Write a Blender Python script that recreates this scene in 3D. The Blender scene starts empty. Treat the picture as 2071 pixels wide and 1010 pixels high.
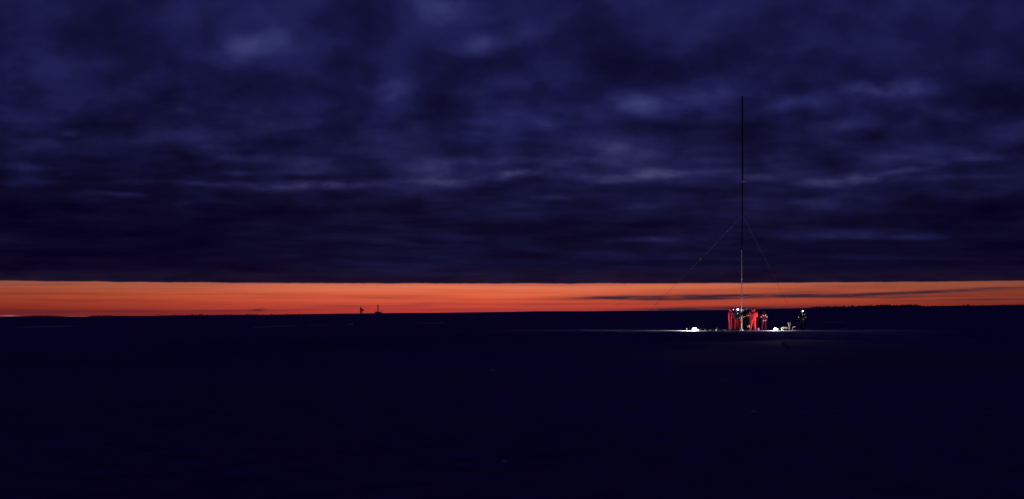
import bpy, bmesh, math, random
import numpy as np
from mathutils import Vector, Matrix, noise

random.seed(7)
R = math.radians
sc = bpy.context.scene
COL = sc.collection

# ------------------------------------------------------------------ camera
HC = 1.01            # eye height above the low rise the people stand on
F = 2000.0           # focal length in photograph pixels (2071 wide)
CX, HY = 1035.5, 643.0
cam_d = bpy.data.cameras.new('camera')
cam = bpy.data.objects.new('camera', cam_d)
COL.objects.link(cam)
cam.location = (0, 0, HC)
cam.rotation_euler = (R(90), 0, 0)
cam_d.sensor_width = 36
cam_d.lens = 36 * F / 2071
cam_d.shift_y = (HY - 505) / 2071
cam_d.clip_start = 0.1
cam_d.clip_end = 30000
sc.camera = cam
sc.view_settings.view_transform = 'Standard'
sc.view_settings.look = 'None'
sc.view_settings.gamma = 1
sc.view_settings.exposure = 0
sc.cycles.use_denoising = True

def wx(X, D):                 # photograph column -> x at depth D
    return (X - CX) / F * D
def wz(Y, D):
    return HC + (HY - Y) / F * D

# ------------------------------------------------------------------ sky
world = bpy.data.worlds.new('World')
sc.world = world
world.use_nodes = True
nt = world.node_tree
nt.nodes.clear()
L = nt.links

def put(sock, v):
    if hasattr(v, 'is_linked') or hasattr(v, 'links'):
        L.new(v, sock)
    else:
        sock.default_value = v
def M(op, a, b=None, c=None, clamp=False):
    n = nt.nodes.new('ShaderNodeMath'); n.operation = op; n.use_clamp = clamp
    for i, v in enumerate((a, b, c)):
        if v is not None: put(n.inputs[i], v)
    return n.outputs[0]
def VM(op, a, b):
    n = nt.nodes.new('ShaderNodeVectorMath'); n.operation = op
    put(n.inputs[0], a); put(n.inputs[1], b)
    return n.outputs[0]
def comb(x, y, z=0.0):
    n = nt.nodes.new('ShaderNodeCombineXYZ')
    put(n.inputs[0], x); put(n.inputs[1], y); put(n.inputs[2], z)
    return n.outputs[0]
def wnoise(vec, scale, detail=3.0, rough=0.5, color=False):
    n = nt.nodes.new('ShaderNodeTexNoise'); n.noise_dimensions = '3D'
    put(n.inputs['Vector'], vec); n.inputs['Scale'].default_value = scale
    n.inputs['Detail'].default_value = detail; n.inputs['Roughness'].default_value = rough
    return n.outputs['Color' if color else 'Fac']
def sstep(x, a, b):
    n = nt.nodes.new('ShaderNodeMapRange'); n.interpolation_type = 'SMOOTHSTEP'
    put(n.inputs[0], x); put(n.inputs[1], a); put(n.inputs[2], b)
    return n.outputs[0]
def ramp(x, stops, interp='LINEAR'):
    n = nt.nodes.new('ShaderNodeValToRGB'); cr = n.color_ramp; cr.interpolation = interp
    while len(cr.elements) < len(stops): cr.elements.new(0.5)
    for e, (p, c) in zip(cr.elements, stops):
        e.position = p; e.color = (*c, 1)
    put(n.inputs[0], x)
    return n.outputs[0]
def mixc(f, a, b, blend='MIX'):
    n = nt.nodes.new('ShaderNodeMix'); n.data_type = 'RGBA'; n.blend_type = blend
    put(n.inputs[0], f)
    for s, v in ((n.inputs[6], a), (n.inputs[7], b)):
        put(s, v if not isinstance(v, tuple) else (*v, 1))
    return n.outputs[2]

tc = nt.nodes.new('ShaderNodeTexCoord').outputs['Generated']
sep = nt.nodes.new('ShaderNodeSeparateXYZ'); L.new(tc, sep.inputs[0])
dx, dy, dz = sep.outputs
den = M('MAXIMUM', M('ABSOLUTE', dy), 0.15)
U = M('DIVIDE', dx, den)          # tangent of the bearing from the view north
V = M('DIVIDE', dz, den)          # tangent of the elevation
UV = comb(U, V)

SPREAD = 1.65
def blobs(vec, items, start=0.0, soft=False):
    """sum of soft elliptical cloud patches; items are (X, Y, rx, ry, tilt deg, amount)"""
    acc = start
    for X, Y, rx, ry, ang, amp in items:
        m = nt.nodes.new('ShaderNodeMapping'); m.vector_type = 'TEXTURE'
        L.new(vec, m.inputs[0])
        m.inputs[1].default_value = ((X - CX) / F, (HY - Y) / F, 0)
        m.inputs[2].default_value = (0, 0, R(ang))
        m.inputs[3].default_value = (SPREAD * rx / F, SPREAD * ry / F, 1)
        g = nt.nodes.new('ShaderNodeTexGradient'); g.gradient_type = 'QUADRATIC_SPHERE' if soft else 'SPHERICAL'
        L.new(m.outputs[0], g.inputs[0])
        acc = M('MULTIPLY_ADD', g.outputs['Fac'] if soft else sstep(g.outputs['Fac'], 0.0, 0.95), amp, acc)
    return acc

# warped coordinates so that patches tear into wisps
Vp = M('ADD', M('MAXIMUM', V, 0.0), 0.045)
G = M('LOGARITHM', Vp, 2.718)
deck = comb(M('MULTIPLY', U, 3.0), M('MULTIPLY', G, 1.5))
wn = wnoise(deck, 2.6, 3, 0.55, True)
wn = VM('SUBTRACT', wn, (0.5, 0.5, 0.5))
wsc = comb(M('MULTIPLY', Vp, 0.36), M('MULTIPLY', Vp, 0.075))
W = VM('ADD', UV, VM('MULTIPLY', wn, wsc))

blue = [(530, 100, 115, 30, 8, .55), (965, 92, 55, 24, 5, .72), (1050, 68, 70, 18, 12, .40), (790, 190, 58, 46, 0, .48),
        (1025, 250, 80, 42, 10, .34), (1340, 204, 120, 36, 4, .62), (1275, 212, 50, 24, 0, .40), (880, 15, 75, 28, 0, .30),
        (610, 25, 110, 70, 0, .22), (1630, 208, 50, 14, 10, .30), (1560, 226, 90, 12, 8, .25), (1380, 90, 70, 25, 20, .22),
        (1100, 190, 110, 60, 0, .16), (1060, 15, 270, 70, 0, .27), (720, 120, 110, 50, 10, .12), (1480, 195, 90, 22, 4, .2), (1560, 60, 200, 80, 0, .06), (380, 40, 40, 40, 0, .14), (1900, 20, 60, 30, 0, .12)]
grey = [(1800, 180, 95, 20, 2, .48), (1920, 228, 60, 18, -6, .32), (1700, 255, 70, 16, 6, .27), (395, 215, 32, 34, 0, .28),
        (632, 337, 42, 16, 0, .32), (665, 373, 75, 9, 1, .55), (745, 368, 140, 12, 1, .32), (935, 365, 85, 16, 3, .50),
        (1035, 356, 60, 9, 6, .50), (1150, 361, 70, 9, -4, .36), (1312, 354, 62, 12, 6, .62), (1230, 366, 70, 9, 2, .40), (1180, 340, 120, 14, 0, .2),
        (1540, 357, 55, 9, 4, .36), (500, 376, 60, 7, 0, .36), (400, 373, 50, 6, -4, .22), (585, 380, 45, 6, 2, .26), (1735, 361, 55, 11, 6, .60), (1660, 370, 50, 10, 0, .34), (1852, 343, 60, 6, 6, .40),
        (250, 371, 70, 7, 2, .24), (90, 373, 70, 6, 0, .18), (245, 396, 80, 6, -6, .34), (560, 384, 120, 6, 0, .2),
        (1300, 422, 60, 9, 0, .24), (1120, 400, 36, 7, 0, .22), (1390, 482, 60, 8, 2, .34), (1310, 484, 40, 7, 2, .3), (1225, 487, 90, 7, 4, .28),
        (810, 490, 65, 7, -3, .30), (1720, 476, 80, 8, 0, .28), (1850, 478, 60, 6, 0, .2), (1610, 480, 80, 6, 0, .22), (160, 269, 32, 8, 0, .34),
        (60, 340, 55, 8, -4, .30), (300, 272, 110, 14, 0, .2), (540, 265, 90, 20, 4, .24), (840, 310, 80, 22, -6, .28),
        (1235, 305, 70, 26, -15, .24), (2010, 322, 110, 10, 3, .28), (1940, 360, 90, 7, 0, .24), (500, 315, 90, 8, -4, .28),
        (420, 300, 70, 12, 0, .2), (60, 290, 90, 12, 0, .2), (80, 130, 80, 50, -30, .12), (560, 348, 120, 7, 0, .26),
        (1080, 340, 160, 20, 0, .18), (1250, 300, 140, 40, 0, .12), (870, 345, 70, 14, 0, .25), (1000, 330, 50, 8, 5, .2),
        (1650, 408, 50, 10, 0, .2), (1430, 345, 60, 8, 0, .22), (1830, 320, 80, 8, 3, .2)]
dark = [(110, 440, 420, 120, 0, -.42), (930, 150, 110, 70, 0, -.16), (1200, 90, 90, 90, 0, -.16), (650, 205, 70, 60, 0, -.14),
        (1450, 110, 130, 60, 0, -.12), (1260, 140, 130, 50, 10, -.12), (2040, 470, 230, 130, 0, -.25), (2050, 150, 160, 200, 0, -.14),
        (30, 60, 230, 160, 0, -.14), (1760, 60, 90, 60, 0, -.06), (300, 250, 120, 60, 0, -.10), (640, 430, 300, 40, 0, -.10),
        (1000, 540, 1300, 22, 0, -.06), (690, 60, 55, 120, 0, -.10), (480, 170, 160, 30, 5, -.08), (1480, 250, 120, 30, 0, -.05)]
n_big = wnoise(deck, 1.7, 4, 0.5)
n_fine = wnoise(VM('ADD', deck, (7.3, 2.1, 0.0)), 6.0, 3, 0.5)
n_hue = wnoise(VM('ADD', deck, (1.3, 9.1, 4.0)), 1.3, 2, 0.5)
n_gap = wnoise(comb(M('MULTIPLY', U, 9.0), M('MULTIPLY', G, 3.2), 8.0), 1.9, 4, 0.6)
fine = M('MULTIPLY', M('MULTIPLY_ADD', n_fine, 1.6, 0.35), M('MULTIPLY_ADD', sstep(n_gap, 0.30, 0.62), 0.62, 0.42))
n_rip = wnoise(comb(M('MULTIPLY', U, 12.0), M('MULTIPLY', G, 4.6), 11.0), 1.9, 3, 0.5)        # soft broken ripples
b_sum = M('MULTIPLY', blobs(W, blue), M('MULTIPLY_ADD', n_fine, 0.9, 0.62))
g_sum = M('MULTIPLY', blobs(W, grey), fine)
d_sum = M('MULTIPLY', blobs(W, dark), 0.62)
lev = nt.nodes.new('ShaderNodeFloatCurve')       # mean brightness against elevation
cv = lev.mapping.curves[0]
pts = [(0, .27), (.10, .27), (.20, .30), (.30, .34), (.40, .43), (.60, .44), (.80, .46), (1, .48)]
while len(cv.points) < len(pts): cv.points.new(0.5, 0.5)
for p, q in zip(cv.points, pts): p.location = q
lev.mapping.update()
put(lev.inputs['Value'], M('MULTIPLY', V, 3.0, clamp=True))
val = M('ADD', lev.outputs[0], M('MULTIPLY', M('SUBTRACT', n_big, 0.5), 0.50))
val = M('ADD', val, M('MULTIPLY', M('SUBTRACT', n_fine, 0.5), 0.34))
n_mid = sstep(wnoise(VM('ADD', deck, (3.7, 5.5, 1.0)), 4.2, 3, 0.5), 0.36, 0.64)            # mottled puffs
val = M('ADD', val, M('MULTIPLY', M('SUBTRACT', n_mid, 0.45), M('MULTIPLY_ADD', sstep(V, 0.05, 0.16), 0.07, 0.05)))
n_str = wnoise(comb(M('MULTIPLY', U, 4.0), M('MULTIPLY', G, 6.0), 2.0), 1.8, 3, 0.5)      # long flat wisps low in the sky
val = M('ADD', val, M('MULTIPLY', M('MULTIPLY', M('SUBTRACT', n_str, 0.5), sstep(V, 0.32, 0.12)), 0.58))
rip_m = M('MULTIPLY', sstep(V, 0.06, 0.14), sstep(V, 0.30, 0.20))
val = M('ADD', val, M('MULTIPLY', M('MULTIPLY', M('SUBTRACT', n_rip, 0.5), rip_m), 0.42))
val = M('ADD', M('ADD', val, d_sum), M('MULTIPLY', M('MULTIPLY_ADD', g_sum, 1.3, b_sum), 0.50))
cloud = ramp(val, [(0.0, (.0020, .0006, .0140)), (.25, (.0042, .0034, .0230)), (.45, (.0074, .0076, .049)),
                   (.65, (.0148, .0162, .088)), (.85, (.029, .034, .134)), (1.0, (.048, .054, .172))])
warm = M('MULTIPLY', sstep(V, 0.24, 0.09), 0.55)
warm = M('ADD', warm, M('MULTIPLY', M('SUBTRACT', n_hue, 0.5), 0.9))
warm = M('ADD', warm, M('MULTIPLY', g_sum, 0.6))
warm = M('SUBTRACT', warm, M('MULTIPLY', b_sum, 1.2), clamp=True)
cloud = mixc(warm, cloud, mixc(1.0, cloud, (1.20, 0.96, 0.80), 'MULTIPLY'))
# under-lit rim at the lower edge of the deck
rim = M('MULTIPLY', M('MULTIPLY', sstep(V, 0.056, 0.038), 0.55), M('MULTIPLY_ADD', n_fine, 1.4, -0.1))
cloud = mixc(M('MAXIMUM', rim, 0.0), cloud, (.020, .010, .024))

# clear strip of afterglow under the deck
edge_n = wnoise(comb(M('MULTIPLY', U, 9.0), 0.0, 3.0), 3.0, 5, 0.6)
edge = M('MULTIPLY_ADD', M('MULTIPLY', U, U), 0.011, 0.0343)
edge = M('MULTIPLY_ADD', M('SUBTRACT', edge_n, 0.5), 0.0024, edge)
open_sky = M('SUBTRACT', 1.0, sstep(V, M('SUBTRACT', edge, 0.0007), M('ADD', edge, 0.0010)))
glow = ramp(M('MULTIPLY', V, 25.0, clamp=True),
            [(0.0, (.34, .030, .028)), (.17, (.42, .040, .034)), (.36, (.56, .068, .038)), (.55, (.68, .108, .046)),
             (.78, (.69, .155, .078)), (.9, (.60, .160, .095))])
stn = wnoise(comb(M('MULTIPLY', U, 2.2), M('MULTIPLY', V, 90.0), 1.0), 2.2, 5, 0.55)
glow = mixc(1.0, glow, ramp(stn, [(.30, (.74, .66, .78)), (.52, (1, 1, 1)), (.72, (1.08, 1.12, 1.1))]), 'MULTIPLY')
uu = M('SUBTRACT', U, -0.04)
hor = M('ADD', 0.40, M('MULTIPLY', 0.68, M('EXPONENT', M('MULTIPLY', M('MULTIPLY', uu, uu), -9.0))))
glow = mixc(1.0, glow, comb(hor, hor, hor), 'MULTIPLY')
wv = wnoise(comb(M('MULTIPLY', U, 5.0), M('MULTIPLY', V, 60.0), 5.0), 2.0, 4, 0.55, True)
wv = VM('MULTIPLY', VM('SUBTRACT', wv, (.5, .5, .5)), (0.05, 0.0045, 0.0))
WS = VM('ADD', UV, wv)
SPREAD = 2.0
streaks = [(1385, 601, 210, 6.5, .3, 1.35), (1270, 603, 150, 3.2, .6, .8), (1590, 599, 200, 4, .8, 1.0), (1760, 596, 190, 3.5, 1.8, .8), (1990, 584, 170, 3.6, 2.2, 1.0),
           (1800, 601, 260, 2.4, .5, .9), (2010, 606, 160, 3, .8, .9), (1470, 625, 210, 5, .5, 1.5), (1420, 628, 130, 3, 0, .8),
           (1720, 577, 180, 2, .8, .4), (1640, 591, 100, 4, 1, .5), (720, 620, 110, 2, .3, .6), (770, 602, 120, 4, 0, .25), (880, 615, 70, 4, 1, .4),
           (480, 628.5, 150, 2, .2, .6), (522, 627, 14, 3.5, 6, .9), (250, 630, 180, 3, -.2, .5), (80, 632, 120, 5, 0, .4),
           (1080, 617, 90, 4, 0, .25), (100, 575, 90, 2, 0, .3), (1850, 592, 200, 2.5, 1.5, .6), (1960, 595, 100, 2, 1.5, .5), (1680, 619, 80, 3, 0, .5)]
s_sum = M('MULTIPLY', blobs(WS, streaks, soft=True), 1.0, clamp=True)
brk = wnoise(comb(M('MULTIPLY', U, 11.0), M('MULTIPLY', V, 160.0), 6.0), 2.0, 4, 0.6)
s_sum = M('MULTIPLY', s_sum, M('MULTIPLY_ADD', sstep(brk, .28, .6), 0.40, 0.68))
glow = mixc(s_sum, glow, (.050, .018, .030))
lights = [(14, 640.0, 20, 1.1, 0, .45), (130, 640.5, 18, 1.0, 0, .25), (170, 640.5, 16, 1.0, 0, .2)]
glow = mixc(M('MULTIPLY', blobs(WS, lights, soft=True), 1.0, clamp=True), glow, (.62, .36, .40))
facing = sstep(dy, 0.05, 0.55)
sky = mixc(M('MULTIPLY', open_sky, facing), cloud, glow)
bg = nt.nodes.new('ShaderNodeBackground'); L.new(sky, bg.inputs[0]); bg.inputs[1].default_value = 1.0
out = nt.nodes.new('ShaderNodeOutputWorld'); L.new(bg.outputs[0], out.inputs[0])

# ------------------------------------------------------------------ materials
def mat(name, col, rough=0.8, metal=0.0, vary=0.25, scale=18.0, bump=0.15, spec=0.3):
    m = bpy.data.materials.new(name); m.use_nodes = True
    t = m.node_tree; p = t.nodes['Principled BSDF']
    p.inputs['Roughness'].default_value = rough; p.inputs['Metallic'].default_value = metal
    p.inputs['Specular IOR Level'].default_value = spec
    co = t.nodes.new('ShaderNodeTexCoord')
    n = t.nodes.new('ShaderNodeTexNoise'); n.inputs['Scale'].default_value = scale; n.inputs['Detail'].default_value = 4
    t.links.new(co.outputs['Object'], n.inputs['Vector'])
    r = t.nodes.new('ShaderNodeValToRGB')
    r.color_ramp.elements[0].position = .3; r.color_ramp.elements[1].position = .7
    r.color_ramp.elements[0].color = (*[c * (1 - vary) for c in col], 1)
    r.color_ramp.elements[1].color = (*[min(1, c * (1 + vary)) for c in col], 1)
    t.links.new(n.outputs['Fac'], r.inputs[0]); t.links.new(r.outputs[0], p.inputs['Base Color'])
    if bump:
        b = t.nodes.new('ShaderNodeBump'); b.inputs['Strength'].default_value = bump; b.inputs['Distance'].default_value = .02
        t.links.new(n.outputs['Fac'], b.inputs['Height']); t.links.new(b.outputs[0], p.inputs['Normal'])
    return m
def emat(name, col, strength):
    m = bpy.data.materials.new(name); m.use_nodes = True
    p = m.node_tree.nodes['Principled BSDF']
    p.inputs['Base Color'].default_value = (.8, .8, .8, 1)
    p.inputs['Emission Color'].default_value = (*col, 1); p.inputs['Emission Strength'].default_value = strength
    return m

MT = {
 'red_suit': mat('red_suit', (.62, .016, .034)), 'bright_red_suit': mat('bright_red_suit', (.62, .022, .026)),
 'dark_red_suit': mat('dark_red_suit', (.17, .005, .018)), 'crimson': mat('crimson_trousers', (.32, .008, .020)), 'black_suit': mat('black_suit', (.005, .004, .007), .95, spec=.1),
 'navy_suit': mat('navy_suit', (.035, .032, .055)), 'grey_vest': mat('grey_vest', (.30, .29, .32)),
 'skin': mat('skin', (.50, .30, .22), .55, vary=.1), 'boot': mat('boot_rubber', (.03, .025, .025), .6),
 'glove': mat('glove', (.30, .08, .05)), 'band': mat('reflective_tape', (.85, .83, .80), .35, vary=.05, bump=0),
 'gold': mat('amber_tape', (.85, .45, .12), .35, vary=.1, bump=0), 'helmet': mat('helmet_shell', (.16, .15, .20), .35, vary=.05, bump=0),
 'dark_helmet': mat('dark_helmet', (.03, .03, .05), .4, vary=.05, bump=0), 'strap': mat('strap', (.02, .02, .02)),
 'alu': mat('mast_aluminium', (.52, .50, .50), .38, .35, vary=.08, bump=0), 'carbon': mat('mast_black', (.006, .006, .010), .6, vary=.2, bump=0),
 'steel': mat('dull_steel', (.14, .135, .13), .5, .5, vary=.15, bump=.05), 'rope': mat('rope', (.26, .24, .24), .9),
 'canvas': mat('pale_canvas', (.050, .050, .046), .9, scale=9), 'case': mat('grey_case', (.06, .055, .055), .6),
 'wood': mat('weathered_wood', (.065, .056, .034), .85, scale=14), 'ochre': mat('ochre_plastic', (.24, .20, .08), .6),
 'far': mat('far_steel', (.02, .016, .02), .8), 'concrete': mat('concrete', (.10, .09, .10), .9),
 'conifer': mat('far_foliage', (.030, .030, .028), .9, scale=1.0, bump=0), 'bark': mat('bark', (.05, .04, .035), .9),
 'snow': mat('old_snow', (.42, .36, .44), .9, scale=3), 'stone': mat('lichen_stone', (.50, .40, .44), .9, scale=4),
 'lamp_body': mat('lamp_housing', (.04, .04, .04), .5), 'bag': mat('pale_bag', (.36, .40, .46), .8, scale=7), 'pink_bag': mat('pink_bag', (.40, .25, .30), .8),
}

# ------------------------------------------------------------------ mesh helpers
def obj(name, bm, material, parent=None, smooth=True, loc=None):
    me = bpy.data.meshes.new(name)
    bm.normal_update(); bm.to_mesh(me); bm.free()
    for m in (material if isinstance(material, (list, tuple)) else [material]): me.materials.append(m)
    if smooth:
        me.polygons.foreach_set('use_smooth', [True] * len(me.polygons))
        me.set_sharp_from_angle(angle=R(40))
    o = bpy.data.objects.new(name, me); COL.objects.link(o)
    if parent: o.parent = parent
    if loc: o.location = loc
    return o
def empty(name, loc, rz=0.0):
    o = bpy.data.objects.new(name, None); COL.objects.link(o)
    o.empty_display_size = .2; o.location = loc; o.rotation_euler = (0, 0, rz)
    return o
def tag(o, label=None, cat=None, group=None, kind=None):
    if label: o['label'] = label
    if cat: o['category'] = cat
    if group: o['group'] = group
    if kind: o['kind'] = kind
    return o
def tube(bm, pts, rad, seg=10, caps=True):
    """tube through points; rad is one number or one per point"""
    pts = [Vector(p) for p in pts]
    if not isinstance(rad, (list, tuple)): rad = [rad] * len(pts)
    rings, up = [], None
    for i, p in enumerate(pts):
        d = (pts[min(i + 1, len(pts) - 1)] - pts[max(i - 1, 0)]).normalized()
        if up is None or abs(d.dot(up)) > .95: up = Vector((0, 1, 0)) if abs(d.y) < .9 else Vector((1, 0, 0))
        a = d.cross(up).normalized(); b = d.cross(a)
        rings.append([bm.verts.new(p + (a * math.cos(t) + b * math.sin(t)) * rad[i]) for t in [2 * math.pi * k / seg for k in range(seg)]])
    for r0, r1 in zip(rings, rings[1:]):
        for k in range(seg): bm.faces.new((r0[k], r0[(k + 1) % seg], r1[(k + 1) % seg], r1[k]))
    if caps:
        bm.faces.new(rings[0][::-1]); bm.faces.new(rings[-1])
def box(bm, c, s, rot=None, bevel=0.0):
    r = bmesh.ops.create_cube(bm, size=1)
    mtx = Matrix.Translation(c) @ (rot.to_4x4() if rot else Matrix()) @ Matrix.Diagonal((*s, 1))
    bmesh.ops.transform(bm, matrix=mtx, verts=r['verts'])
    if bevel:
        es = list({e for v in r['verts'] for e in v.link_edges})
        bmesh.ops.bevel(bm, geom=es, offset=bevel, segments=2, affect='EDGES', profile=.5)
def ball(bm, c, s, sub=2, rot=None):
    r = bmesh.ops.create_icosphere(bm, subdivisions=sub, radius=1)
    if isinstance(s, (int, float)): s = (s, s, s)
    mtx = Matrix.Translation(c) @ (rot.to_4x4() if rot else Matrix()) @ Matrix.Diagonal((*s, 1))
    bmesh.ops.transform(bm, matrix=mtx, verts=r['verts'])
    return r['verts']
def one(fn, *a, **k):
    bm = bmesh.new(); fn(bm, *a, **k); return bm

# ------------------------------------------------------------------ ground
CREST = [(-400, 40), (0, 50), (800, 56), (1100, 63), (1300, 68.5), (1480, 72.6), (1560, 73.4), (1650, 74.2), (1850, 75.5), (2071, 76.5), (2600, 78)]
RIDGE = [(-3000, 640), (-400, 640), (0, 641), (70, 640), (115, 640.5), (170, 641), (190, 639), (310, 639), (400, 637.6), (500, 637), (620, 635.5), (700, 634.6), (760, 634),
         (870, 632.6), (1000, 631), (1200, 629.4), (1340, 629), (1480, 627.4), (1640, 623), (1700, 622), (1800, 620.5), (1950, 618.3), (2071, 616.8), (2600, 612), (5000, 625)]
def interp(tab, x): return float(np.interp(x, [a for a, _ in tab], [b for _, b in tab]))
RD = 1500.0
def height(x, y):
    r = math.hypot(x, y)
    yy = max(y, 8.0)
    X = CX + F * x / yy if y > 8 else CX + F * x / 8
    X = max(-3000, min(5000, X))
    z = 0.0
    dc = interp(CREST, X)
    if y < dc:
        q = dc - y
        z -= .50 * min(1, q / 4.0) + .16 * min(1, max(0, q - 4) / 9.0)
    d = max(y, 0) if abs(x) < 2 * max(y, 0) else r * .45
    zr = HC + (HY - interp(RIDGE, X)) / F * RD
    if d > 250:
        t = min(1, (d - 250) / (RD - 250))
        z += zr * t ** 2.3
        if d > RD: z -= zr * .8 * min(1, (d - RD) / 1500)
    near = 1 if r < 140 else max(0, 1 - (r - 140) / 200)
    n = noise.noise(Vector((x * .9, y * .45, 1.7))) * .022 + noise.noise(Vector((x * .25, y * .16, 5.1))) * .045
    if y < dc: n = n * 1.6 + noise.noise(Vector((x * .08, y * .08, 9.0))) * .10 * min(1, (dc - y) / 20)
    z += n * near
    if r > 350: z += noise.noise(Vector((x * .012, y * .012, 2.2))) * .7 * min(1, (r - 350) / 600)
    return z
def ground_mesh():
    az = list(np.arange(-32, 32.001, .11))
    az = [-180 + k * 6 for k in range(0, 25)] + [-34] + az + [34] + [36 + k * 6 for k in range(0, 24)]
    rad = [.4, 1, 2, 3.2, 4.6, 6.2, 8, 10, 12.2, 14.6, 17, 20, 23, 26, 29.5, 33, 37, 41, 45, 49, 52.5, 55.5, 58]
    rad += list(np.arange(60, 100, .45)) + [101.5, 104, 107, 111, 116, 122, 130, 140, 152, 166, 184, 205, 230, 260, 300, 350, 410, 480, 560, 650, 760, 880, 1000, 1120,
            1240, 1350, 1430, 1480, 1500, 1510, 1540, 1620, 1800, 2200, 2800, 3600, 4800, 6500, 9000]
    bm = bmesh.new()
    rows = []
    for rr in rad:
        row = []
        for a in az:
            # rings are lines of equal depth inside the view, circles outside it
            c = math.cos(R(a)); k = 1 / c if abs(a) < 36 else 1 / math.cos(R(36))
            x, y = rr * k * math.sin(R(a)), rr * k * c
            row.append(bm.verts.new((x, y, height(x, y))))
        rows.append(row)
    n = len(az)
    for r0, r1 in zip(rows, rows[1:]):
        for k in range(n):
            bm.faces.new((r0[k], r0[(k + 1) % n], r1[(k + 1) % n], r1[k]))
    c = bm.verts.new((0, 0, height(0, 0)))
    for k in range(n): bm.faces.new((c, rows[0][(k + 1) % n], rows[0][k]))
    bmesh.ops.recalc_face_normals(bm, faces=bm.faces)
    return bm
def ground_mat():
    m = bpy.data.materials.new('heath_and_gravel'); m.use_nodes = True
    t = m.node_tree; p = t.nodes['Principled BSDF']
    p.inputs['Roughness'].default_value = .95; p.inputs['Specular IOR Level'].default_value = .1
    co = t.nodes.new('ShaderNodeTexCoord')
    def nz(scale, det=5, rough=.6):
        n = t.nodes.new('ShaderNodeTexNoise'); n.inputs['Scale'].default_value = scale; n.inputs['Detail'].default_value = det
        n.inputs['Roughness'].default_value = rough
        t.links.new(co.outputs['Object'], n.inputs['Vector']); return n.outputs['Fac']
    def rp(x, stops):
        r = t.nodes.new('ShaderNodeValToRGB'); cr = r.color_ramp
        while len(cr.elements) < len(stops): cr.elements.new(.5)
        for e, (q, c) in zip(cr.elements, stops): e.position = q; e.color = (*c, 1)
        t.links.new(x, r.inputs[0]); return r.outputs[0]
    heath = rp(nz(.045, 3, .5), [(.3, (.080, .010, .130)), (.5, (.105, .014, .185)), (.7, (.130, .020, .26))])
    tus = rp(nz(1.6, 6, .7), [(.32, (.62, .62, .62)), (.5, (1, 1, 1)), (.68, (1.35, 1.35, 1.35))])
    mt_ = t.nodes.new('ShaderNodeMix'); mt_.data_type = 'RGBA'; mt_.blend_type = 'MULTIPLY'; mt_.inputs[0].default_value = 1
    t.links.new(heath, mt_.inputs[6]); t.links.new(tus, mt_.inputs[7]); heath = mt_.outputs[2]
    gravel = rp(nz(3.5, 6, .7), [(.3, (.20, .19, .20)), (.5, (.33, .31, .32)), (.72, (.46, .43, .44))])
    # gravel pad on the rise, paled in its colour to brighten the lamplit strip
    d = t.nodes.new('ShaderNodeVectorMath'); d.operation = 'SUBTRACT'; d.inputs[1].default_value = (17.5, 80, 0)
    t.links.new(co.outputs['Object'], d.inputs[0])
    s = t.nodes.new('ShaderNodeVectorMath'); s.operation = 'MULTIPLY'; s.inputs[1].default_value = (1 / 17, 1 / 9, 0)
    t.links.new(d.outputs[0], s.inputs[0])
    ln = t.nodes.new('ShaderNodeVectorMath'); ln.operation = 'LENGTH'; t.links.new(s.outputs[0], ln.inputs[0])
    ad = t.nodes.new('ShaderNodeMath'); ad.operation = 'MULTIPLY_ADD'; ad.inputs[1].default_value = .9
    t.links.new(nz(.5), ad.inputs[0]); t.links.new(ln.outputs['Value'], ad.inputs[2])
    mr = t.nodes.new('ShaderNodeMapRange'); mr.inputs[1].default_value = 1.2; mr.inputs[2].default_value = 1.6
    mr.inputs[3].default_value = 1; mr.inputs[4].default_value = 0
    t.links.new(ad.outputs[0], mr.inputs[0])
    mx = t.nodes.new('ShaderNodeMix'); mx.data_type = 'RGBA'
    t.links.new(mr.outputs[0], mx.inputs[0]); t.links.new(heath, mx.inputs[6]); t.links.new(gravel, mx.inputs[7])
    t.links.new(mx.outputs[2], p.inputs['Base Color'])
    b = t.nodes.new('ShaderNodeBump'); b.inputs['Strength'].default_value = .4; b.inputs['Distance'].default_value = .06
    t.links.new(nz(5, 6, .7), b.inputs['Height']); t.links.new(b.outputs[0], p.inputs['Normal'])
    return m
g = obj('ground', ground_mesh(), ground_mat())
tag(g, kind='structure')

def spot(X, D, dz_=0.0):
    x = wx(X, D); return Vector((x, D, height(x, D) + dz_))

# ------------------------------------------------------------------ far wood on the ridge
def treeline(ranges, seed):
    rnd = random.Random(seed)
    bm = bmesh.new()
    for X0, X1, n, h0, h1, kind in ranges:
        for i in range(n):
            X = X0 + (X1 - X0) * (i + rnd.random()) / n
            D = RD - 6 + rnd.uniform(-22, 8)
            h = rnd.uniform(h0, h1) * rnd.choice((.6, .8, 1, 1, 1.15))
            b = spot(X, D, -.25)
            tube(bm, [b, b + Vector((0, 0, h * .5))], [h * .05, h * .02], 5)
            if kind == 'spire' and rnd.random() < .6:
                z = .1 * h
                while z < h * .95:
                    w = h * .24 * (1 - z / h) + .06
                    vs = ball(bm, b + Vector((rnd.uniform(-.1, .1) * w, 0, z + w * .3)), (w, w, w * .6), 1)
                    for v in vs: v.co += Vector((rnd.uniform(-1, 1), rnd.uniform(-1, 1), rnd.uniform(-1, 1))) * w * .22
                    z += w * .8 + .08
            else:
                for k in range(7):
                    w = h * rnd.uniform(.14, .30)
                    c = b + Vector((rnd.uniform(-.42, .42) * h, rnd.uniform(-.4, .4) * h, h * rnd.uniform(.25, .82)))
                    vs = ball(bm, c, (w, w, w * .8), 1)
                    for v in vs: v.co += Vector((rnd.uniform(-1, 1), rnd.uniform(-1, 1), rnd.uniform(-1, 1))) * w * .30
    return bm
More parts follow.
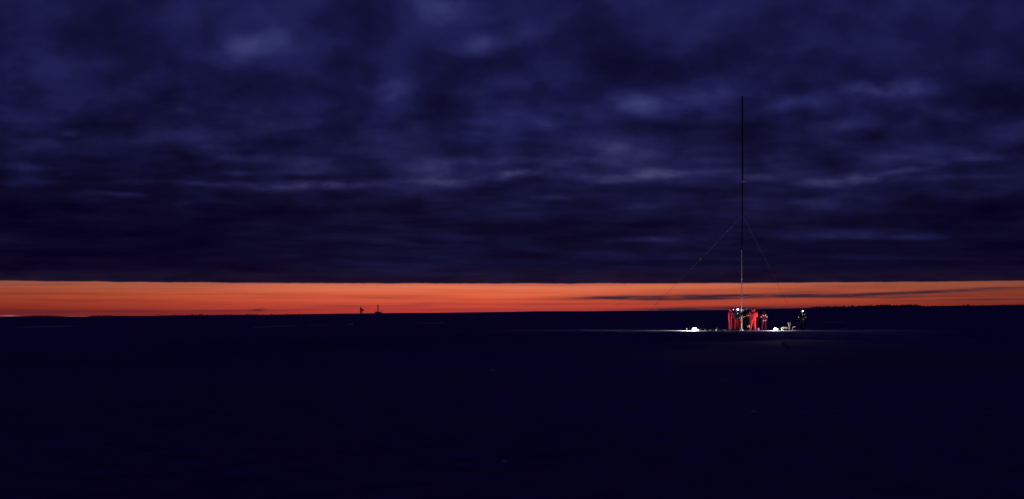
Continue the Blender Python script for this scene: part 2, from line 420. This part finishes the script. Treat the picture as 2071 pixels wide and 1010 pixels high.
t1 = obj('far_wood', treeline([(1640, 1735, 80, .8, 2.6, 'round'), (1668, 1690, 9, 2.2, 3.0, 'round'), (1735, 1862, 150, 1.6, 3.6, 'round'), (1775, 1795, 8, 3.4, 4.3, 'round'), (1832, 1850, 5, 2.8, 3.6, 'round'), (1690, 1860, 46, 1.8, 4.0, 'spire'),
                               (1862, 2071, 50, .5, 1.5, 'round'), (1938, 1962, 6, 1.6, 2.4, 'round')], 3), MT['conifer'], smooth=False)
tag(t1, 'dark far treeline on the rising ridge at the right', 'wood', kind='stuff')
t2 = obj('far_wood', treeline([(66, 122, 36, .8, 1.6, 'round'), (145, 190, 22, .6, 1.8, 'spire'), (183, 230, 24, .9, 1.7, 'round'), (305, 360, 28, .7, 1.6, 'spire'),
                               (360, 480, 70, .8, 2.0, 'spire'), (480, 615, 55, .6, 1.8, 'round'), (495, 520, 10, 1.6, 2.2, 'round')], 11), MT['conifer'], smooth=False)
tag(t2, 'low dark treeline along the horizon at the left', 'wood', kind='stuff')

# ------------------------------------------------------------------ far frame and mast on the ridge
S = RD / F                                # metres per photograph pixel at the ridge
fr = empty('lookout_frame', spot(730.5, RD - 4, -.2))
tag(fr, 'small dark two legged frame with a slanted top, standing alone on the horizon', 'frame')
for sx in (-1, 1): obj('leg', one(box, (sx * 1.5 * S, 0, 4.4 * S / 1), (1.8 * S, .8, 8.8 * S)), MT['far'], fr, False)
obj('crossbar', one(box, (1.2 * S, -.05, 5.6 * S), (7.0 * S, .9, 1.7 * S)), MT['far'], fr, False)
bm = bmesh.new()
a = [(-2.1, 8.2), (-2.1, 12.6), (-1.4, 13.0), (2.1, 9.8), (2.1, 8.2)]
f0 = [bm.verts.new((x * S, -.5, z * S)) for x, z in a]; f1 = [bm.verts.new((x * S, .5, z * S)) for x, z in a]
bm.faces.new(f0); bm.faces.new(f1[::-1])
for k in range(5): bm.faces.new((f0[k], f1[k], f1[(k + 1) % 5], f0[(k + 1) % 5]))
bmesh.ops.recalc_face_normals(bm, faces=bm.faces)
obj('slanted_panel', bm, MT['far'], fr, False)
obj('side_arm', one(tube, [(1.6 * S, 0, 9.6 * S), (5.2 * S, 0, 6.6 * S)], .42, 8), MT['far'], fr)
obj('side_box', one(box, (4.6 * S, 0, 6.2 * S), (2.2 * S, 1, 2.0 * S), None, .1), MT['far'], fr, False)

rm = empty('relay_mast', spot(764.5, RD - 4, -.2))
tag(rm, 'thin dark antenna mast rising from a low hut on the horizon', 'mast')
obj('pole', one(tube, [(0, 0, 1.5 * S), (0, 0, 16 * S)], [.80, .70], 8), MT['far'], rm)
obj('head_unit', one(tube, [(0, 0, 15.2 * S), (0, 0, 17.4 * S)], 1.0, 8), MT['far'], rm)
obj('bracket', one(box, (-.5 * S, 0, 14.8 * S), (1.6 * S, .4, .5 * S)), MT['far'], rm, False)
bm = bmesh.new(); box(bm, (0, 0, 1.3 * S), (12.5 * S, 4, 2.6 * S), None, .25); box(bm, (-1 * S, 0, 2.9 * S), (5 * S, 3, .8 * S), None, .1)
obj('hut', bm, MT['far'], rm, False)
for i, (X, h) in enumerate([(760.6, 7), (767, 6), (771.5, 7.5), (774, 4.5)]):
    p = obj('thin_pole', one(tube, [(0, 0, 0), (.1, 0, h * S)], .22, 6), MT['far'], None, loc=spot(X, RD - 5, -.2))
    tag(p, ['short thin pole on the left end of the far hut', 'short thin pole just right of the far antenna mast', 'taller thin pole at the right end of the far hut', 'shortest thin pole right of the far hut, on bare horizon'][i], 'pole', 'thin poles around the far hut')

# ------------------------------------------------------------------ faint pale patches and stones
def lump(sx, sy, sz, seed, sub=3):
    bm = bmesh.new()
    for v in ball(bm, (0, 0, 0), 1, sub):
        n = noise.noise(v.co * 1.6 + Vector((seed, seed * 2.1, 0))) * .35 + noise.noise(v.co * 4 + Vector((seed, 0, 3))) * .12
        v.co *= 1 + n
        v.co = Vector((v.co.x * sx, v.co.y * sy, max(v.co.z, -.35) * sz))
    return bm
for i, (X, Y, wpx, hpx) in enumerate([(708, 656, 13, 7), (1585, 694, 10, 10), (1524, 824, 12, 6), (995, 745, 12, 5), (1022, 920, 14, 8)]):
    D = 2000 * 1.01 / (Y + hpx * .4 - HY) if Y < 668 else 2000 * 1.63 / (Y + hpx * .4 - HY)
    s = D / F
    o = obj('boulder', lump(wpx * s / 2, wpx * s / 2.2, hpx * s * .75, i + 2.0), MT['stone'], loc=spot(X, D))
    tag(o, ['pale blocky boulder on the dark plain below the far frame', 'dim boulder on the slope just below the lit box and post', 'dim stone in the dark foreground below the mast',
            'dim stone in the middle of the dark foreground', 'small dim stone close to the bottom edge of the foreground'][i], 'boulder', 'stones on the dark heath')
for i, (X, Y, wpx, hpx) in enumerate([(555, 661, 42, 3), (652, 657.5, 14, 3), (872, 654, 62, 3), (92, 662, 30, 5), (1683, 652, 26, 2.5)]):
    D = 2000 * 1.01 / (Y - HY); s = D / F
    o = obj('snow_patch', lump(wpx * s / 2, 9, hpx * s * .45, i + 9.0), MT['snow'], loc=spot(X, D, -.02))
    tag(o, ['broken pale streak of old snow left of the boulder', 'short pale snow patch just left of the boulder', 'long thin pale snow streak right of the far mast',
            'faint pale snow patch near the left edge of the plain', 'faint snow streak on the plain right of the people'][i], 'snow patch', 'snow patches on the dark plain')

# ------------------------------------------------------------------ lamps (real lit lamps in the picture)
def light(name, kind, power, col, loc, parent, rot=(0, 0, 0), size=.05, cone=80, blend=.6):
    d = bpy.data.lights.new(name, kind); d.energy = power; d.color = col; d.shadow_soft_size = size
    if kind == 'SPOT': d.spot_size = R(cone); d.spot_blend = blend
    o = bpy.data.objects.new(name, d); COL.objects.link(o); o.parent = parent; o.location = loc; o.rotation_euler = rot
    return o
GLASS_A = emat('flood_glass', (1.0, .90, 1.0), 9); GLASS_B = emat('lantern_glass', (.90, .70, 1.0), 10); GLASS_H = emat('headlamp_glass', (.80, .60, 1.0), 10)
GLASS_V = emat('violet_headlamp_glass', (.72, .28, 1.0), 8)
PA, PB = 390, 215
fl = empty('work_floodlight', spot(1404, 77.2), R(0))
tag(fl, 'white glowing floodlight lying tilted on the ground left of the people', 'floodlight')
rt = Matrix.Rotation(R(-18), 3, 'Y') @ Matrix.Rotation(R(12), 3, 'X')
obj('housing', one(box, (0, .055, .14), (.25, .09, .15), rt, .02), MT['lamp_body'], fl)
obj('lens', one(box, (0, -.005, .14), (.23, .03, .13), rt, .012), GLASS_A, fl)
bm = bmesh.new(); tube(bm, [(-.14, .05, .14), (-.145, .02, .03), (.145, .02, .02), (.14, .05, .14)], .014, 8)
obj('stand', bm, MT['steel'], fl)
light('flood_light', 'POINT', PA, (1, .94, 1), (-.06, -.09, .20), fl, size=.08)

light('flood_beam', 'SPOT', 900, (1, .95, 1), (-.2, -.06, .22), fl, (R(86), 0, R(80)), .08, 75, .8)
ln = empty('camping_lantern', spot(1568.5, 76.6))
tag(ln, 'glowing violet white domed lantern on the ground between the people and the box', 'lantern')
obj('base', one(tube, [(0, 0, -.02), (0, 0, .04), (0, 0, .085)], [.17, .155, .10], 16), MT['lamp_body'], ln)
bm = bmesh.new()
for v in ball(bm, (0, 0, .075), (.135, .13, .115), 3):
    if v.co.z < .075: v.co.z = .075
obj('globe', bm, GLASS_B, ln)
light('lantern_light', 'POINT', PB, (1, .90, 1), (-.05, 0, .235), ln, size=.06)

light('lantern_beam', 'SPOT', 260, (.92, .93, 1), (.14, -.02, .20), ln, (R(90), 0, R(-64)), .05, 110, .8)

# ------------------------------------------------------------------ people
def build_body(parts, mats, voxel=.012):
    """one continuous skin over tapered limbs: parts are (a, b, ra, rb, material index[, flat])"""
    bm = bmesh.new()
    for q in parts:
        a, b, ra, rb = Vector(q[0]), Vector(q[1]), q[2], q[3]
        n = max(2, int((b - a).length / (min(ra, rb) * .45)) + 1)
        if (b - a).length > 1e-4: tube(bm, [a, b], [ra, rb], 12)
        ball(bm, a, ra, 2); ball(bm, b, rb, 2)
    me = bpy.data.meshes.new('raw'); bm.normal_update(); bm.to_mesh(me); bm.free()
    o = bpy.data.objects.new('raw', me); COL.objects.link(o)
    m = o.modifiers.new('r', 'REMESH'); m.mode = 'VOXEL'; m.voxel_size = voxel; m.use_smooth_shade = True
    s = o.modifiers.new('s', 'SMOOTH'); s.factor = .5; s.iterations = 3
    dg = bpy.context.evaluated_depsgraph_get()
    res = bpy.data.meshes.new_from_object(o.evaluated_get(dg))
    bpy.data.objects.remove(o); bpy.data.meshes.remove(me)
    nf = len(res.polygons)
    c = np.empty(nf * 3); res.polygons.foreach_get('center', c); c = c.reshape(-1, 3)
    best = np.full(nf, 1e9); idx = np.zeros(nf, int)
    for q in parts:
        a, b = np.array(q[0], float), np.array(q[1], float); d = b - a; l2 = max(d @ d, 1e-9)
        t = np.clip(((c - a) @ d) / l2, 0, 1)
        dist = np.linalg.norm(c - (a + t[:, None] * d), axis=1) - (q[2] + (q[3] - q[2]) * t)
        k = dist < best; best[k] = dist[k]; idx[k] = q[4]
    res.materials.clear()
    for mm in mats: res.materials.append(mm)
    res.polygons.foreach_set('material_index', idx.astype(np.int32)); res.polygons.foreach_set('use_smooth', [True] * nf)
    res.update()
    return res
def vec(p): return Vector(p)
def limb_r(R0, k): return tuple(r * k for r in R0)
def hand(parts, elbow, wrist, mi, curl=.6, side=1):
    d = (wrist - elbow).normalized()
    up = Vector((0, 0, 1)) if abs(d.z) < .8 else Vector((0, 1, 0))
    s = d.cross(up).normalized(); n = s.cross(d)
    palm = wrist + d * .075
    for k in (-1, 0, 1): parts.append((wrist + s * k * .018, palm + s * k * .026, .022, .019, mi))
    for i, (k, ln_) in enumerate(((-1.5, .062), (-.5, .078), (.5, .073), (1.5, .055))):
        base = palm + s * k * .0225
        mid = base + (d * math.cos(curl * .6) - n * math.sin(curl * .6)) * ln_ * .6
        tip = mid + (d * math.cos(curl * 1.5) - n * math.sin(curl * 1.5)) * ln_ * .55
        parts.append((base, mid, .0125, .011, mi)); parts.append((mid, tip, .011, .0095, mi))
    tb = wrist + d * .025 + s * side * .03
    tm = tb + (d * .6 + s * side * .6 - n * .4).normalized() * .045
    parts.append((tb, tm, .0145, .0125, mi)); parts.append((tm, tm + (d * .8 - n * .6).normalized() * .03, .0125, .010, mi))

def person(label, X, D, yaw, J, mats, pad=1.0, sc_=1.0, voxel=.012):
    """J: joints in metres, the person facing -Y; mats: torso, legs, skin, glove, boot"""
    parts = []
    P = {k: vec(v) for k, v in J.items()}
    pel, ch, nk, hd = P['pelvis'], P['chest'], P['neck'], P['head']
    for s in 'LR':
        k = {'L': 1, 'R': -1}[s]
        sh, el, wr, hp, kn, an, toe = (P[n + s] for n in ('sh', 'el', 'wr', 'hip', 'kn', 'an', 'toe'))
        parts += [(ch, sh, .125 * pad, .078 * pad, 0), (sh, el, .072 * pad, .058 * pad, 0), (el, wr, .060 * pad, .045 * pad, 0)]
        hand(parts, el, wr, 3, .8, -k)
        parts += [(pel, hp, .125 * pad, .110 * pad, 1), (hp, kn, .108 * pad, .080 * pad, 1), (kn, kn + (an - kn) * .75, .082 * pad, .070 * pad, 1),
                  (kn + (an - kn) * .72, an, .066, .055, 4), (an, toe, .056, .044, 4), (an, an + (an - toe).normalized() * .05 - Vector((0, 0, .03)), .052, .045, 4)]
        parts.append((ch + (sh - ch) * .55 - Vector((0, 0, .1)), pel + (hp - pel) * .8, .115 * pad, .115 * pad, 0))
    parts += [(pel, ch, .14 * pad, .155 * pad, 0), (ch, nk, .12 * pad, .065, 0), (nk, hd - Vector((0, 0, .06)), .056, .055, 2)]
    f = (P['look'] - hd).normalized()               # where the face points
    r = f.cross(Vector((0, 0, 1))).normalized(); u = r.cross(f)
    parts += [(hd - f * .025 + u * .03, hd + f * .012 + u * .028, .094, .088, 2), (hd + f * .03 - u * .06, hd + f * .045 - u * .085, .055, .038, 2),
              (hd + f * .098 + u * .012, hd + f * .118 - u * .022, .011, .015, 2), (hd + f * .088 - u * .060 - r * .014, hd + f * .088 - u * .060 + r * .014, .012, .012, 2)]
    for k in (-1, 1): parts.append((hd + r * .098 * k + u * .015, hd + r * .098 * k - u * .03, .018, .013, 2))
    me = build_body(parts, mats, voxel)
    o = bpy.data.objects.new('person', me); COL.objects.link(o)
    o.location = spot(X, D); o.rotation_euler = (0, 0, yaw); o.scale = (sc_,) * 3
    tag(o, label, 'person', 'people around the mast')
    for k in (-1, 1):
        obj('eye', one(ball, hd + f * .086 + r * .034 * k + u * .014, .013, 1), MT['boot'], o)
    return o, P, f, r, u
def helmet(o, P, f, r, u, m):
    hd = P['head']; c = hd + u * .045 - f * .01
    rot = Matrix((r, f, u)).transposed()
    bm = bmesh.new()
    vs = bmesh.ops.create_uvsphere(bm, u_segments=24, v_segments=14, radius=1)['verts']
    bmesh.ops.delete(bm, geom=[v for v in vs if v.co.z < -.05], context='VERTS')
    for v in bm.verts:
        k = 1.10 if v.co.z < .1 else 1
        v.co = Vector((v.co.x * .122 * k, v.co.y * (.140 * k + (.03 if v.co.y > .3 and v.co.z < .1 else 0)), v.co.z * .120))
    bmesh.ops.solidify(bm, geom=list(bm.faces), thickness=-.006)
    bmesh.ops.transform(bm, matrix=Matrix.Translation(c) @ rot.to_4x4(), verts=bm.verts)
    bmesh.ops.recalc_face_normals(bm, faces=bm.faces)
    return obj('helmet', bm, m, o)
def hood(o, P, f, r, u, m):
    hd = P['head']; c = hd + u * .012 - f * .025
    rot = Matrix((r, f, u)).transposed()
    bm = bmesh.new()
    vs = bmesh.ops.create_uvsphere(bm, u_segments=24, v_segments=18, radius=1)['verts']
    bmesh.ops.delete(bm, geom=[v for v in vs if v.co.y > .62], context='VERTS')
    for v in bm.verts: v.co = Vector((v.co.x * (.140 + .03 * max(0, -v.co.z)), v.co.y * .145, v.co.z * .165 + (.03 if v.co.z > .6 else 0) * -1))
    bmesh.ops.solidify(bm, geom=list(bm.faces), thickness=-.010)
    bmesh.ops.transform(bm, matrix=Matrix.Translation(c) @ rot.to_4x4(), verts=bm.verts)
    bmesh.ops.recalc_face_normals(bm, faces=bm.faces)
    return obj('hood', bm, m, o)
def headlamp(o, P, f, r, u, glass, power, col, rad=.045, cone=110, up=.075, out_=.155):
    hd = P['head']; c = hd + f * out_ + u * up
    hl = obj('headlamp', one(tube, [c - f * .045, c - f * .01, c], [rad * 1.05, rad * 1.15, rad * 1.1], 14), MT['strap'], o)
    obj('lens', one(tube, [c + f * .002, c + f * .016], [rad, rad * .8], 14), glass, hl)
    bm = bmesh.new()
    ringc = hd + u * up - f * .01
    tube(bm, [ringc + (r * math.cos(t) * .132 + f * math.sin(t) * .150) for t in [2 * math.pi * k / 28 for k in range(29)]], .010, 6)
    obj('strap', bm, MT['strap'], hl)
    q = (-f).to_track_quat('Z', 'Y')
    light('headlamp_light', 'SPOT', power, col, c + f * .06, hl, q.to_euler(), .03, cone, .7)
    return hl
def band(o, a, b, t, rad, m, w=.055):
    a, b = Vector(a), Vector(b); d = (b - a).normalized(); c = a + (b - a) * t
    bm = bmesh.new()
    tube(bm, [c - d * w / 2, c - d * w / 2, c + d * w / 2, c + d * w / 2], [rad * .8, rad, rad, rad * .8], 18, False)
    return obj('reflective_band', bm, m, o)
def chest_patch(o, c, s, m, rotz=0, tilt=0):
    bm = bmesh.new(); box(bm, c, s, Matrix.Rotation(rotz, 3, 'Z') @ Matrix.Rotation(tilt, 3, 'Y'), min(s) * .3)
    return obj('reflective_patch', bm, m, o)

def base_pose(**k):
    J = dict(pelvis=(0, 0, .94), chest=(0, 0, 1.28), neck=(0, 0, 1.47), head=(0, -.02, 1.62), look=(0, -1, 1.60),
             shL=(.19, 0, 1.40), shR=(-.19, 0, 1.40), elL=(.25, .02, 1.12), elR=(-.25, .02, 1.12), wrL=(.24, -.10, .88), wrR=(-.24, -.10, .88),
             hipL=(.09, 0, .90), hipR=(-.09, 0, .90), knL=(.11, -.02, .49), knR=(-.11, -.02, .49), anL=(.12, 0, .085), anR=(-.12, 0, .085),
             toeL=(.14, -.17, .05), toeR=(-.14, -.17, .05))
    J.update(k); return J
B = MT
# 1: leftmost, red suit, turned to the mast on the right, hands folded in front
o, P, f, r, u = person('leftmost person in red hooded suit, turned towards the mast, violet headlamp lit', 1476.5, 78.0, R(62),
    base_pose(chest=(0, -.03, 1.28), neck=(0, -.06, 1.46), head=(0, -.10, 1.60), look=(-.1, -1.1, 1.45), elR=(-.27, -.05, 1.10), wrR=(-.06, -.27, 1.10), elL=(.26, -.06, 1.10), wrL=(.07, -.27, 1.06),
              knL=(.11, -.06, .49), anL=(.12, -.04, .085), toeL=(.14, -.21, .05)), [B['red_suit'], B['red_suit'], B['skin'], B['glove'], B['boot']], 1.08)
hood(o, P, f, r, u, B['red_suit']); headlamp(o, P, f, r, u, GLASS_V, 12, (.9, .7, 1), .040)
band(o, P['elR'], P['wrR'], .45, .072, B['band'], .04); band(o, P['knR'], P['anR'], .35, .098, B['red_suit'])
chest_patch(o, (-.10, -.175, 1.33), (.06, .02, .06), B['band'])
# 2: facing the camera with the brightest headlamp
o, P, f, r, u = person('person facing us left of the mast with the brightest headlamp, dark jacket, red trousers', 1489.5, 78.5, R(8),
    base_pose(head=(0, -.04, 1.61), look=(.15, -1, 1.50), elR=(-.29, -.02, 1.13), wrR=(-.24, -.24, 1.02), elL=(.27, -.08, 1.14), wrL=(.19, -.34, 1.06)),
    [B['navy_suit'], B['crimson'], B['skin'], B['glove'], B['boot']], 1.05)
helmet(o, P, f, r, u, B['dark_helmet']); headlamp(o, P, f, r, u, GLASS_H, 8, (.92, .88, 1), .075, 120)
band(o, P['shL'], P['elL'], .75, .074, B['gold'], .05); chest_patch(o, (.03, -.17, 1.36), (.09, .02, .10), B['band'])
# 3: behind the mast with helmet, grey vest, hands on the pole
o, P, f, r, u = person('person behind the mast in pale helmet and grey vest, both hands on the pole', 1496.5, 79.0, R(40),
    base_pose(head=(0, -.04, 1.64), look=(0, -1, 1.75), elR=(-.27, -.14, 1.22), wrR=(-.03, -.34, 1.30), elL=(.27, -.12, 1.24), wrL=(.05, -.34, 1.42)),
    [B['grey_vest'], B['red_suit'], B['skin'], B['glove'], B['boot']], 1.0, 1.03)
helmet(o, P, f, r, u, B['helmet']); band(o, P['pelvis'], P['chest'], .08, .185, B['band'], .05)
chest_patch(o, (-.08, -.17, 1.28), (.05, .02, .28), B['band']); chest_patch(o, (.08, -.17, 1.28), (.05, .02, .28), B['band'])
# 4: black clothes, back to us, leaning to the mast
o, P, f, r, u = person('person in black beside the mast, back to us, amber belt and calf stripe', 1509.5, 77.2, R(172),
    base_pose(pelvis=(-.02, 0, .95), chest=(.10, 0, 1.30), neck=(.17, -.02, 1.49), head=(.22, -.04, 1.64), look=(.5, -1, 1.7), shL=(.27, -.02, 1.42), shR=(-.06, .02, 1.42),
              elL=(.36, -.14, 1.22), wrL=(.36, -.36, 1.36), elR=(-.02, -.22, 1.20), wrR=(.22, -.40, 1.22), hipL=(.08, 0, .9), hipR=(-.12, 0, .9),
              knL=(.13, -.03, .49), anL=(.15, 0, .085), toeL=(.18, -.17, .05), knR=(-.15, -.08, .49), anR=(-.17, .05, .085), toeR=(-.20, -.12, .05)),
    [B['black_suit'], B['black_suit'], B['skin'], B['black_suit'], B['black_suit']], 1.22)
helmet(o, P, f, r, u, B['dark_helmet'])
band(o, P['pelvis'], P['chest'], .50, .235, B['gold'], .05)
band(o, P['knR'], P['anR'], .45, .108, B['gold'], .16); band(o, P['anR'], P['toeR'], .25, .066, B['gold'], .06)
# 5: brightest red, back to us
o, P, f, r, u = person('person in brightly lit red hooded suit seen from behind, first right of the mast', 1523.5, 77.8, R(170),
    base_pose(chest=(0, -.02, 1.29), head=(0, -.10, 1.58), look=(.1, -1, 1.25), shL=(.22, -.02, 1.41), shR=(-.22, -.02, 1.41), elL=(.30, -.02, 1.10), wrL=(.31, -.04, .80), elR=(-.29, -.10, 1.13), wrR=(-.12, -.34, 1.05),
              knL=(.16, -.05, .48), anL=(.23, .05, .085), toeL=(.28, -.11, .05), knR=(-.10, -.05, .49), anR=(-.14, .0, .085), toeR=(-.17, -.17, .05)),
    [B['bright_red_suit'], B['bright_red_suit'], B['skin'], B['bright_red_suit'], B['bright_red_suit']], 1.24)
hood(o, P, f, r, u, B['bright_red_suit'])
# 6: dark red with bright bands
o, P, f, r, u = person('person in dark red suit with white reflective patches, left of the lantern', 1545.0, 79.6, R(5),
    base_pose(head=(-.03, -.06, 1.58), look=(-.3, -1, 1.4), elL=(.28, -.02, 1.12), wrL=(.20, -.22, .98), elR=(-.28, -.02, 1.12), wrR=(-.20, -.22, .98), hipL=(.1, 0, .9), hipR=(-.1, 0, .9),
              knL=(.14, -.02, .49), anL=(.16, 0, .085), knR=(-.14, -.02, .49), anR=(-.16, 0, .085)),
    [B['dark_red_suit'], B['dark_red_suit'], B['strap'], B['dark_red_suit'], B['boot']], 1.08, .90)  # face coloured near-black (strap) to stand for shade inside the hood
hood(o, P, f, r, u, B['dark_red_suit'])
chest_patch(o, (-.10, -.180, 1.33), (.15, .025, .07), B['band'], 0, .1); chest_patch(o, (.09, -.180, 1.35), (.07, .025, .17), B['band'], 0, .5)
chest_patch(o, (-.09, -.160, .88), (.12, .03, .11), B['band']); chest_patch(o, (.11, -.160, .90), (.13, .03, .07), B['band'], 0, -.7)
band(o, P['shL'], P['elL'], .72, .080, B['band'], .10); band(o, P['shR'], P['elR'], .80, .078, B['gold'], .10)
# 7: black suit alone on the right
o, P, f, r, u = person('person in black standing alone at the right, white headlamp lit, amber bands', 1622.5, 79.6, R(4),
    base_pose(head=(-.03, -.06, 1.60), look=(-.05, -1, 1.50), elL=(.30, -.02, 1.14), wrL=(.20, -.24, 1.00), elR=(-.30, -.02, 1.14), wrR=(-.26, -.20, 1.20),
              knL=(.12, -.12, .50), anL=(.10, .02, .085), toeL=(.12, -.15, .05)),
    [B['black_suit'], B['black_suit'], B['skin'], B['black_suit'], B['boot']], 1.06, .93)
helmet(o, P, f, r, u, B['dark_helmet']); headlamp(o, P, f, r, u, GLASS_H, 6, (.95, .88, 1), .052, 120)
chest_patch(o, (-.03, -.172, 1.36), (.07, .02, .09), B['band']); chest_patch(o, (.17, -.125, 1.37), (.13, .02, .06), B['band'], .3, -.3)
band(o, P['elL'], P['wrL'], .3, .070, B['gold'], .07); band(o, P['elR'], P['wrR'], .25, .068, B['gold'], .06)
chest_patch(o, (.05, -.165, .95), (.08, .02, .08), B['gold'], 0, .4); band(o, P['knL'], P['anL'], .55, .094, B['gold'], .12)

# ------------------------------------------------------------------ mast and its ropes
mp = spot(1500, 77.9)
def mz(Y): return wz(Y, 77.9) - mp.z
ms = empty('guyed_mast', mp)
tag(ms, 'very tall thin mast, silver at the foot and black above, held by the group', 'mast')
k = 77.9 / F
obj('lower_tube', one(tube, [(0, 0, .02), (.01, 0, mz(505))], [.042, .040], 14), MT['alu'], ms)
obj('middle_tube', one(tube, [(.01, 0, mz(507)), (1.2 * k, 0, mz(440)), (1.6 * k, 0, mz(366))], [.044, .040, .042], 12), MT['carbon'], ms)
obj('upper_tube', one(tube, [(1.6 * k, 0, mz(368)), (1.7 * k, 0, mz(290)), (1.2 * k, 0, mz(210)), (1.0 * k, 0, mz(196)), (.9 * k, 0, mz(193.5))], [.058, .060, .060, .055, .015], 12), MT['carbon'], ms)
bm = bmesh.new(); tube(bm, [(1.5 * k, 0, mz(369)), (1.5 * k, 0, mz(364))], .072, 12)
obj('collar', bm, MT['steel'], ms)
bm = bmesh.new(); box(bm, (3.3 * k, -.06, mz(366)), (.22, .10, .18), None, .03)
obj('pulley', bm, MT['band'], ms)
for Y in (600, 640, 652): obj('clamp', one(tube, [(0, 0, mz(Y + 1)), (0, 0, mz(Y - 1))], .078, 12), MT['steel'], ms)
obj('foot_plate', one(tube, [(0, 0, -.02), (0, 0, .07), (0, 0, .10)], [.15, .14, .06], 16), MT['alu'], ms)
def rope(label, a, b, sag, rad=.008):
    a, b = Vector(a), Vector(b)
    pts = [a.lerp(b, t) - Vector((0, 0, sag * 4 * t * (1 - t))) for t in [i / 24 for i in range(25)]]
    o = obj('guy_rope', one(tube, [p - a for p in pts], rad, 6), MT['rope'], loc=a)
    return tag(o, label, 'rope', 'ropes of the mast')
top = mp + Vector((1.2 * k, 0, mz(437)))
rope('thin guy rope running from the mast down to the left', top, spot(1277, 93, .05), .12)
rope('thin guy rope running from the mast down to the right', top + Vector((.06, 0, 0)), spot(1616, 93, .05), -.12)
rope('short hoist line close along the right side of the mast foot', mp + Vector((.07, 0, mz(596))), mp + Vector((.38, -.15, mz(628))), 0, .009)

# ------------------------------------------------------------------ gear on the ground
def bag(name, label, X, D, s, m, rz=0, group='bags and gear left of the people'):
    o = empty(name, spot(X, D), rz); tag(o, label, 'bag', group)
    bm = bmesh.new(); box(bm, (0, 0, s[2] / 2 - .01), s, None, min(s) * .38)
    bmesh.ops.subdivide_edges(bm, edges=bm.edges, cuts=1)
    for v in bm.verts: v.co += noise.noise_vector(v.co * 9 + Vector((X, 0, 0))) * .018
    obj('sack', bm, m, o)
    bm = bmesh.new(); tube(bm, [(-s[0] * .3, 0, s[2] * .9), (-s[0] * .15, 0, s[2] * 1.25), (s[0] * .15, 0, s[2] * 1.25), (s[0] * .3, 0, s[2] * .9)], .012, 6)
    obj('handle', bm, MT['strap'], o)
    return o
bag('gear_bag', 'pale low bag right beside the floodlight', 1417, 76.8, (.46, .28, .11), MT['case'], .1)
bag('gear_bag', 'flat long pale bag midway between floodlight and red suited person', 1441, 76.4, (.40, .26, .10), MT['bag'], -.15)
def coil(X, D, label, turns=4):
    bm = bmesh.new()
    pts = [(math.cos(t) * (.16 + .012 * math.sin(3 * t)), math.sin(t) * .16, .03 + .022 * t / 6.28) for t in [i * .3 for i in range(int(turns * 21))]]
    tube(bm, pts, .016, 6)
    return tag(obj('rope_coil', bm, MT['canvas'], loc=spot(X, D)), label, 'rope coil')
coil(1430, 76.2, 'flat coil of pale rope between the two low bags')
pk = empty('small_case', spot(1451, 76.8)); tag(pk, 'small pale case with a short knobbed rod, left of the red suited person', 'case')
obj('shell', one(box, (0, 0, .06), (.22, .18, .13), None, .02), MT['bag'], pk)
bm = bmesh.new(); tube(bm, [(-.02, 0, .12), (-.02, 0, .20)], .008, 6); ball(bm, (-.02, 0, .21), .024, 2); obj('rod', bm, MT['steel'], pk)
bag('gear_bag', 'blueish pale bag at the feet of the leftmost person', 1464, 76.8, (.34, .24, .12), MT['bag'], .3)
bag('gear_bag', 'small pinkish bag behind the heels of the brightly lit red person', 1533.5, 78.6, (.20, .18, .20), MT['pink_bag'], .3, 'bags near the lantern')
st = obj('ground_peg', one(tube, [(0, 0, -.03), (.012, 0, .17), (.012, 0, .18), (.05, 0, .185)], [.016, .016, .018, .014], 8), MT['lamp_body'], loc=spot(1388.5, 77.5))
tag(st, 'short grey peg in the ground left of the floodlight', 'peg')

tp = obj('tarpaulin', lump(.16, .16, .20, 4.4), MT['canvas'], loc=spot(1576, 76.4)); tag(tp, 'crumpled pale tarpaulin heap against the right side of the lantern', 'tarpaulin')
tw = obj('cloth_heap', lump(.15, .14, .17, 7.7), MT['canvas'], loc=spot(1581.5, 76.9)); tag(tw, 'small pale cloth heap in front of the grey box', 'cloth')
bx = empty('equipment_box', spot(1587, 77.3), R(-4)); tag(bx, 'low grey equipment box with overhanging lid right of the lantern', 'box')
obj('body', one(box, (.02, 0, .09), (.36, .30, .18), None, .012), MT['case'], bx)
obj('lid', one(box, (0, 0, .225), (.43, .34, .085), None, .014), MT['canvas'], bx)
for s in (-1, 1): obj('latch', one(box, (s * .1, -.155, .165), (.03, .02, .05), None, .004), MT['steel'], bx)
ps = empty('wooden_post', spot(1596.3, 77.2)); tag(ps, 'weathered wooden post with a wider forked top, right of the grey box', 'post')
obj('shaft', one(box, (0, 0, .20), (.105, .10, .46), None, .012), MT['wood'], ps)
for s in (-1, 1): obj('fork_arm', one(box, (s * .055, 0, .50), (.075, .10, .24), Matrix.Rotation(R(s * 12), 3, 'Y'), .01), MT['wood'], ps)
hn = empty('bent_tube_stand', spot(1605.5, 77.2)); tag(hn, 'low bent tube stand with an ochre top bar, right of the wooden post', 'stand')
obj('frame', one(tube, [(-.13, 0, 0), (-.10, 0, .18), (-.08, 0, .245), (-.02, 0, .27), (.0, 0, .27)], .020, 8), MT['steel'], hn)
obj('frame', one(tube, [(-.13, .2, 0), (-.10, .2, .18), (-.08, .2, .245), (-.02, .2, .27), (.0, .2, .27)], .020, 8), MT['steel'], hn)
obj('top_bar', one(box, (.07, .1, .275), (.20, .26, .05), None, .012), MT['ochre'], hn)
obj('foot_bar', one(box, (.0, .1, .01), (.36, .05, .04), None, .01), MT['ochre'], hn)
